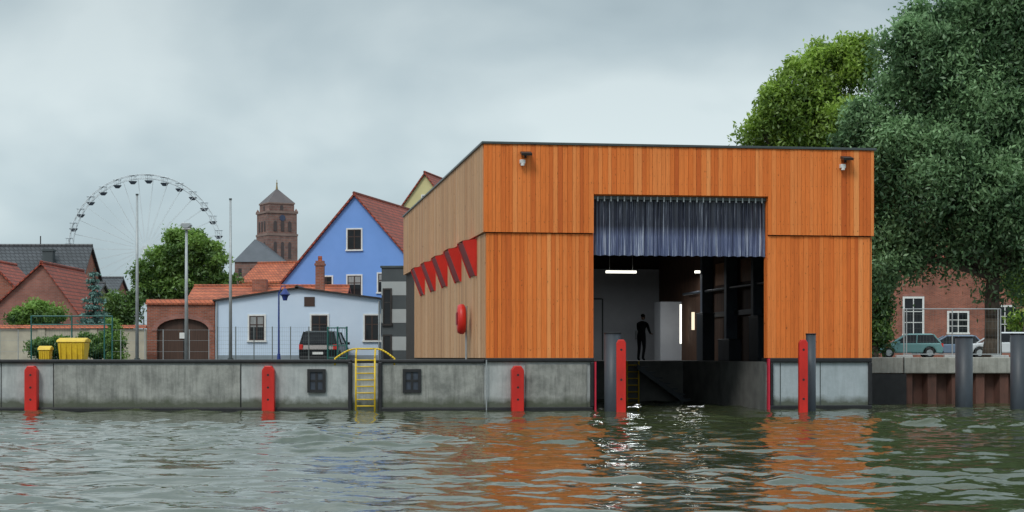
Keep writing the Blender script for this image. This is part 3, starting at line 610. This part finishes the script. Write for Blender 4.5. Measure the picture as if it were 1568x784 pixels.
# ------------------------------------------------------------------ cars
def car(name,x,y,gz,rot,Ln,Wd,Ht,paint,kind='hatch'):
    o=empty(name,(x,y,gz),rot); h=Ht; L2=Ln/2; wr=.31; ax1,ax2=L2*.62,-L2*.60; belt=h*.60
    def archp(c): return [(c+.38*math.cos(t),.30+.38*math.sin(t)) for t in [math.pi*i/8 for i in range(9)]]
    prof=[(L2-.03,.25)]+[(L2,.45),(L2-.05,.68),(L2-.35,belt*.88),(L2*.45,belt),(-L2+.12,belt*1.02),(-L2,belt*.75),(-L2+.02,.28)]+[(p[0],max(.22,p[1])) for p in archp(ax2)[::-1]]+[(p[0],max(.22,p[1])) for p in archp(ax1)[::-1]]
    MB().prism(prof,'y',-Wd/2,Wd/2).build('body',paint,o,bevel=.07)
    if kind=='van': gb=[(L2*.62,belt-.02),(-L2+.1,belt)]; gt=[(L2*.22,h-.06),(-L2+.28,h-.05)]
    elif kind=='sedan': gb=[(L2*.5,belt-.02),(-L2*.78,belt)]; gt=[(L2*.08,h-.05),(-L2*.42,h-.06)]
    else: gb=[(L2*.52,belt-.02),(-L2+.12,belt)]; gt=[(L2*.08,h-.05),(-L2*.72,h-.06)]
    wb=Wd/2-.06; wt=Wd/2-.22
    vs=[(gb[0][0],-wb,gb[0][1]),(gb[0][0],wb,gb[0][1]),(gb[1][0],wb,gb[1][1]),(gb[1][0],-wb,gb[1][1]),(gt[0][0],-wt,gt[0][1]),(gt[0][0],wt,gt[0][1]),(gt[1][0],wt,gt[1][1]),(gt[1][0],-wt,gt[1][1])]
    fs=[(0,3,2,1),(4,5,6,7),(0,1,5,4),(1,2,6,5),(2,3,7,6),(3,0,4,7)]
    MB().raw(vs,fs).build('glasshouse',GLASS,o,bevel=.04)
    MB().raw([(gt[0][0]+.06,-wt-.02,h-.08),(gt[0][0]+.06,wt+.02,h-.08),(gt[1][0]-.06,wt+.02,h-.08),(gt[1][0]-.06,-wt-.02,h-.08),(gt[0][0]-.15,-wt+.1,h),(gt[0][0]-.15,wt-.1,h),(gt[1][0]+.12,wt-.1,h),(gt[1][0]+.12,-wt+.1,h)],fs).build('roof_panel',paint,o,bevel=.02)
    m=MB()
    for s in(-1,1):
        for a,b_ in((0,4),(3,7)):
            pa=Vector(vs[a]);pb=Vector(vs[b_]); pa.y=s*abs(pa.y);pb.y=s*abs(pb.y); m.cyl(pa,pb,.045,n=6)
        xm=(gb[0][0]+gb[1][0])/2; m.cyl((xm,s*wb,belt),(xm-.05,s*wt,h-.06),.035,n=6)
        m.box(gb[0][0]-.45,gb[0][0]-.28,Wd/2-.02 if s>0 else -Wd/2-.16,Wd/2+.16 if s>0 else -Wd/2+.02,belt,belt+.13)
    m.build('pillars_and_mirrors',paint,o)
    t=MB();r_=MB()
    for c in(ax1,ax2):
        for s in(-1,1):
            t.cyl((c,s*(Wd/2-.22),wr),(c,s*(Wd/2-.01),wr),wr,n=22); r_.cyl((c,s*(Wd/2-.02),wr),(c,s*(Wd/2+.005),wr),.19,n=14)
    t.build('tyres',TYRE,o); r_.build('rims',GALV,o)
    MB().box(-L2-.02,-L2+.1,-Wd/2+.02,-Wd/2+.2,belt*.75,belt*1.0).box(-L2-.02,-L2+.1,Wd/2-.2,Wd/2-.02,belt*.75,belt*1.0).build('tail_lights',RED,o)
    MB().box(L2-.18,L2-.0,-Wd/2+.06,-Wd/2+.4,.6,.75).box(L2-.18,L2-.0,Wd/2-.4,Wd/2-.06,.6,.75).box(-L2-.03,-L2+.05,-.26,.26,.5,.62).box(L2-.02,L2+.02,-.26,.26,.35,.47).build('headlights_and_plates',WHITE,o)
    MB().box(-L2-.04,-L2+.1,-Wd/2+.05,Wd/2-.05,.26,.42).box(L2-.1,L2+.03,-Wd/2+.05,Wd/2-.05,.24,.36).build('bumpers',RUBBER,o,bevel=.02)
car('parked_minivan',X(491,86.5),88.5,GZ-.02,R(87),4.4,1.9,1.66,BLACKP,'van')
car('parked_hatchback',X(1391,106),106,1.6,R(172),3.9,1.72,1.46,M('teal_car_paint',(.16,.32,.32),(.13,.27,.27),1,.25,bm=0),'hatch')
car('parked_sedan',X(1452,112),112,1.6,R(176),4.3,1.78,1.45,M('blue_grey_car_paint',(.17,.23,.32),(.14,.19,.27),1,.25,bm=0),'hatch')
car('parked_estate_car',X(1530,106),106,1.6,R(178),4.4,1.8,1.55,M('silver_car_paint',(.62,.64,.66),(.55,.57,.59),1,.25,bm=0),'hatch')
# ------------------------------------------------------------------ brick house right
HX=X(1340,128); bh=house('brick_house',HX,128,16,10,9,12.5,0,BRICK,TILE,ridge='x',gz=1.5,wins=[],oh=.4)
fr=MB();gl=MB();ls=MB()
for p0,p1,qa,qb in((1385,1412,457,511),(1453,1481,479,509),(1525,1552,470,509),(1590,1615,470,509)):
    x0,x1=X(p0,128)-HX,X(p1,128)-HX; z0,z1=Z(qb,128),Z(qa,128)
    window(fr,gl,x0,x1,z0,z1,fw=.14,mull=1); fr.box(x0,x1,-.036,0,z0+(z1-z0)*.31,z0+(z1-z0)*.31+.05); ls.prism([(x0-.15,z1+.15),(x1+.15,z1+.15),(x1+.1,z1+.3),((x0+x1)/2,z1+.42),(x0-.1,z1+.3)],'y',-.04,.02)
fr.build('window_frames',WHITE,bh); gl.build('window_glass',GLASS,bh); ls.build('window_arches',BRICKP,bh)
# ------------------------------------------------------------------ foliage
def leafmesh(name,C,S,T,mat,parent,droop=0.,elong=1.9):
    n=len(C); a=rng.normal(size=(n,3)); a[:,2]-=droop; a/=np.linalg.norm(a,axis=1)[:,None]
    b=rng.normal(size=(n,3)); b-= (b*a).sum(1)[:,None]*a; b/=np.linalg.norm(b,axis=1)[:,None]
    S=S[:,None]; V=np.stack([C-a*S*elong*.5,C+b*S*.38,C+a*S*elong*.5,C-b*S*.38],1).reshape(-1,3)
    me=bpy.data.meshes.new(name); me.vertices.add(4*n); me.vertices.foreach_set('co',V.ravel().astype(np.float32))
    me.loops.add(4*n); me.loops.foreach_set('vertex_index',np.arange(4*n,dtype=np.int32))
    me.polygons.add(n); me.polygons.foreach_set('loop_start',(np.arange(n)*4).astype(np.int32)); me.polygons.foreach_set('loop_total',np.full(n,4,dtype=np.int32))
    at=me.attributes.new('tone','FLOAT','FACE'); at.data.foreach_set('value',np.clip(T,0,1).astype(np.float32)); me.update()
    me.materials.append(mat); return link(bpy.data.objects.new(name,me),parent)
def crown(lobes,nclump,nleaf,csize,lsize,droop=0):
    vol=np.array([l[3]*l[4]*l[5] for l in lobes])**.72; pr=vol/vol.sum(); Cs=[];Ts=[];Ss=[];cc=[]
    for i in range(nclump):
        l=lobes[rng.choice(len(lobes),p=pr)]; d=rng.normal(size=3); d/=np.linalg.norm(d); r=rng.uniform(.3,1.0)**.4*rng.uniform(.82,1.10)
        c=np.array(l[:3])+d*np.array(l[3:6])*r; cs=csize*math.exp(rng.normal()*.36); k=int(nleaf*rng.uniform(.6,1.4)*(cs/csize)**1.7)+4
        off=np.clip(rng.normal(size=(k,3)),-2.1,2.1)*cs*np.array([.37,.37,.24])
        if droop: off[:,2]=off[:,2]-np.minimum(rng.exponential(size=k),2.5)*cs*droop
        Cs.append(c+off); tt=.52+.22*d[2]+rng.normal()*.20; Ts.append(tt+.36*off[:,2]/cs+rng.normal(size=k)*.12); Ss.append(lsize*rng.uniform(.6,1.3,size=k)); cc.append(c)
    return np.concatenate(Cs),np.concatenate(Ss),np.concatenate(Ts),cc
def tree(name,base,trunk_r,fork,lobes,nclump,nleaf,csize,lsize,mat,droop=0):
    o=empty(name,base); C,S,T,cc=crown([(l[0]-base[0],l[1]-base[1],l[2]-base[2],*l[3:]) for l in lobes],nclump,nleaf,csize,lsize,droop)
    leafmesh('foliage',C,S,T,mat,o,droop*1.2)
    m=MB(); p=Vector((0,0,-.1)); r=trunk_r*1.25; path=[(p,r)]
    for i in range(4): p=Vector((random.uniform(-.1,.1),random.uniform(-.1,.1),fork*(i+1)/4)); path.append((p,trunk_r*(1-.07*i)))
    for (a,ra),(b_,rb_) in zip(path[:-1],path[1:]): m.cyl(a,b_,ra,rb_,n=12)
    for l in lobes:
        tgt=Vector((l[0]-base[0],l[1]-base[1],l[2]-base[2])); mid=p.lerp(tgt,.5)+Vector((random.uniform(-.4,.4),random.uniform(-.4,.4),.5)); m.cyl(p,mid,trunk_r*.5,trunk_r*.28,n=8); m.cyl(mid,tgt,trunk_r*.28,trunk_r*.1,n=6)
        for k in range(7):
            c=Vector(cc[random.randrange(len(cc))]); 
            if (c-tgt).length<max(l[3:])*1.1: m.cyl(mid.lerp(tgt,.6),c,trunk_r*.1,.015,n=5)
    m.build('trunk_and_limbs',BARK,o,smooth=True)
    return o
def lob(Y,items,dy=.8):
    return [(X(a,Y)+0,Y+random.uniform(-1,1)*r/2700*Y*.4,Z(b,Y),r/2700*Y,r/2700*Y*dy,r/2700*Y*.9) for a,b,r in items]
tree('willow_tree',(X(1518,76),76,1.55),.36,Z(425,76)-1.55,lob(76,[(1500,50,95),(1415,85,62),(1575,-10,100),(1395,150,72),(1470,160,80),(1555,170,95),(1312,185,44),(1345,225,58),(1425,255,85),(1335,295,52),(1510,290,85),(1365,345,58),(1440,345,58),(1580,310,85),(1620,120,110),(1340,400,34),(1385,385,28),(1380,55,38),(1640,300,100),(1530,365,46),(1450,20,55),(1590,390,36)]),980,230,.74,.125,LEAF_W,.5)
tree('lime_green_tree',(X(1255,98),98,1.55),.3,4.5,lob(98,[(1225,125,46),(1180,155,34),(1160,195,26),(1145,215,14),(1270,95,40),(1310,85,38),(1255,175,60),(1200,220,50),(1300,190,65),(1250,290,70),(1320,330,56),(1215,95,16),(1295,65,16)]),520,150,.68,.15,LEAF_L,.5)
tree('dark_green_tree',(X(1338,90),90,1.55),.2,2.5,lob(90,[(1338,505,22),(1334,465,28),(1342,425,28)]),75,130,.55,.13,LEAF_D,.4)
tree('street_tree',(X(1570,118),118,1.55),.2,3,lob(118,[(1565,420,34),(1605,430,45)]),60,110,.9,.2,LEAF_L,.3)
tree('broadleaf_tree',(X(280,115),115,GZ),.25,3.0,lob(115,[(285,382,34),(245,408,32),(310,402,36),(230,430,28),(275,430,45),(325,440,32),(262,362,12),(303,358,12)]),330,120,.62,.15,LEAF_G,.1)
tree('apple_tree',(X(195,100),100,GZ),.15,1.5,lob(100,[(190,468,22),(208,455,14),(180,490,22)]),80,90,.45,.12,LEAF_D,.1)
def bush(name,Y,items,n=60,mat=LEAF_D,k=90,cs=.4,ls=.1):
    x0=X(items[0][0],Y); o=empty(name,(x0,Y,GZ)); L_=[(l[0]-x0,l[1]-Y,l[2]-GZ,*l[3:]) for l in lob(Y,items,1)]
    C,S,T,cc=crown(L_,n,k,cs,ls); leafmesh('foliage',C,S,T,mat,o)
    m=MB()
    for l in L_: m.cyl((l[0]*.5,0,0),l[:3],.04,.015,n=5)
    m.build('stems',BARK,o)
bush('garden_bush',92,[(30,485,16),(55,480,20),(80,486,14)],90,LEAF_G)
bush('clipped_hedge',84.5,[(66,530,18),(88,532,16),(140,529,20),(160,527,20),(118,534,14)],130)
bush('columnar_conifer',84,[(173,542,12),(173,522,12),(173,505,9),(173,492,5)],60,LEAF_G,80,.25,.08)
bush('hedge',122,[(1562,497,20),(1595,495,25),(1640,495,25)],60,LEAF_L,90,.6,.15)
def spruce(px,Y,top,wd,name='blue_spruce'):
    o=empty(name,(X(px,Y),Y,GZ)); h=Z(top,Y)-GZ; Cs=[];Ts=[]; m=MB().cyl((0,0,0),(0,0,h),.12,.02)
    nl=13
    for i in range(nl):
        z=h*(.12+.86*i/nl); r=wd*(1-i/nl)**.85+.06; nb_=max(5,int(14*(1-i/nl))+4)
        for k in range(nb_):
            a=random.uniform(0,6.28); rr_=r*random.uniform(.8,1.1); m.cyl((0,0,z),(rr_*math.cos(a),rr_*math.sin(a),z-.1*rr_),.02,.006,n=4); q_=int(60*rr_/wd)+14
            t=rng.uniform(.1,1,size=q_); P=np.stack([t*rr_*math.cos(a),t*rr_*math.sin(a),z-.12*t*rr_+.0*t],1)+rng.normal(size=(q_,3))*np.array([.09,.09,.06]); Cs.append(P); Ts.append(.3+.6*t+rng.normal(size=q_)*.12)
    C=np.concatenate(Cs); leafmesh('needles',C,np.full(len(C),.10),np.concatenate(Ts),LEAF_B,o); m.build('trunk',BARK,o)
spruce(144,93,407,1.15)
C=[];T=[]
for i in range(260):
    x=random.uniform(-220,260); y=random.uniform(480,520); z=random.uniform(2,9); k=60; C.append(np.array([x,y,z])+rng.normal(size=(k,3))*np.array([2.5,2,1.8])); T.append(np.full(k,random.uniform(.1,.7)))
C=np.concatenate(C); leafmesh('distant_trees',C,np.full(len(C),1.3),np.concatenate(T),LEAF_G,None)
# ------------------------------------------------------------------ person in the boathouse
def skin(name,verts,edges,radii,mat,parent,sub=1):
    me=bpy.data.meshes.new(name); me.from_pydata(verts,edges,[]); o=bpy.data.objects.new(name,me); link(o,parent)
    m=o.modifiers.new('skin','SKIN'); m.use_smooth_shade=True
    for i,r in enumerate(radii): me.skin_vertices[0].data[i].radius=(r,r) if not isinstance(r,tuple) else r
    me.skin_vertices[0].data[0].use_root=True
    s=o.modifiers.new('sub','SUBSURF'); s.levels=sub; s.render_levels=sub; me.materials.append(mat); return o
px_,py_=X(982,67),67.0
P=empty('standing_man',(px_,py_,1.5),R(60))  # local +x is forward
CL=M('dark_workwear',(.03,.035,.045),(.02,.022,.03),8,.85); SK=M('skin',(.42,.25,.18),(.36,.2,.14),8,.6); HR=M('dark_hair',(.03,.02,.015),(.02,.015,.01),20,.8)
V=[(0,0,.93),(.03,0,1.12),(.07,0,1.32),(.10,0,1.45),(.13,0,1.53),
   (.02,.10,.88),(.07,.12,.50),(.0,.13,.09),(.14,.14,.04),
   (0,-.10,.88),(.0,-.12,.50),(-.12,-.12,.10),(.02,-.13,.04),
   (.10,.19,1.42),(.22,.24,1.18),(.42,.20,1.13),
   (.10,-.19,1.42),(.16,-.25,1.15),(.38,-.20,1.05)]
E=[(0,1),(1,2),(2,3),(3,4),(0,5),(5,6),(6,7),(7,8),(0,9),(9,10),(10,11),(11,12),(3,13),(13,14),(14,15),(3,16),(16,17),(17,18)]
skin('body',V,E,[.15,.135,.16,.13,.06,.10,.065,.05,.045,.10,.065,.05,.045,.065,.05,.038,.065,.05,.038],CL,P,2)
skin('head',[(.14,0,1.56),(.16,0,1.64),(.17,0,1.73)],[(0,1),(1,2)],[.055,.088,.085],SK,P,2)
skin('hair',[(.13,0,1.66),(.14,0,1.74),(.17,0,1.775)],[(0,1),(1,2)],[.08,.095,.07],HR,P,2)
MB().raw([(.245,-.015,1.64),(.245,.015,1.64),(.275,0,1.63),(.245,0,1.68)],[(0,1,2),(0,2,3),(1,3,2)]).build('nose',SK,P)
MB().box(.235,.25,-.04,-.02,1.68,1.69).box(.235,.25,.02,.04,1.68,1.69).box(.23,.245,-.025,.025,1.595,1.602).build('eyes_and_mouth',HR,P)
for s,(hx,hy,hz) in ((1,(.42,.20,1.13)),(-1,(.38,-.20,1.05))):
    vs=[(hx,hy,hz),(hx+.09,hy-s*.01,hz-.01)]; es=[(0,1)]; rd=[.028,.03]
    for k in range(4):
        b0=len(vs); yy=hy+(k-1.5)*.021; vs+=[(hx+.13,yy,hz-.01),(hx+.155,yy,hz-.04)]; es+=[(1,b0),(b0,b0+1)]; rd+=[.010,.008]
    vs.append((hx+.08,hy-s*.05,hz-.02)); es.append((0,len(vs)-1)); rd.append(.01)
    skin('hand',vs,es,rd,SK,P,1)
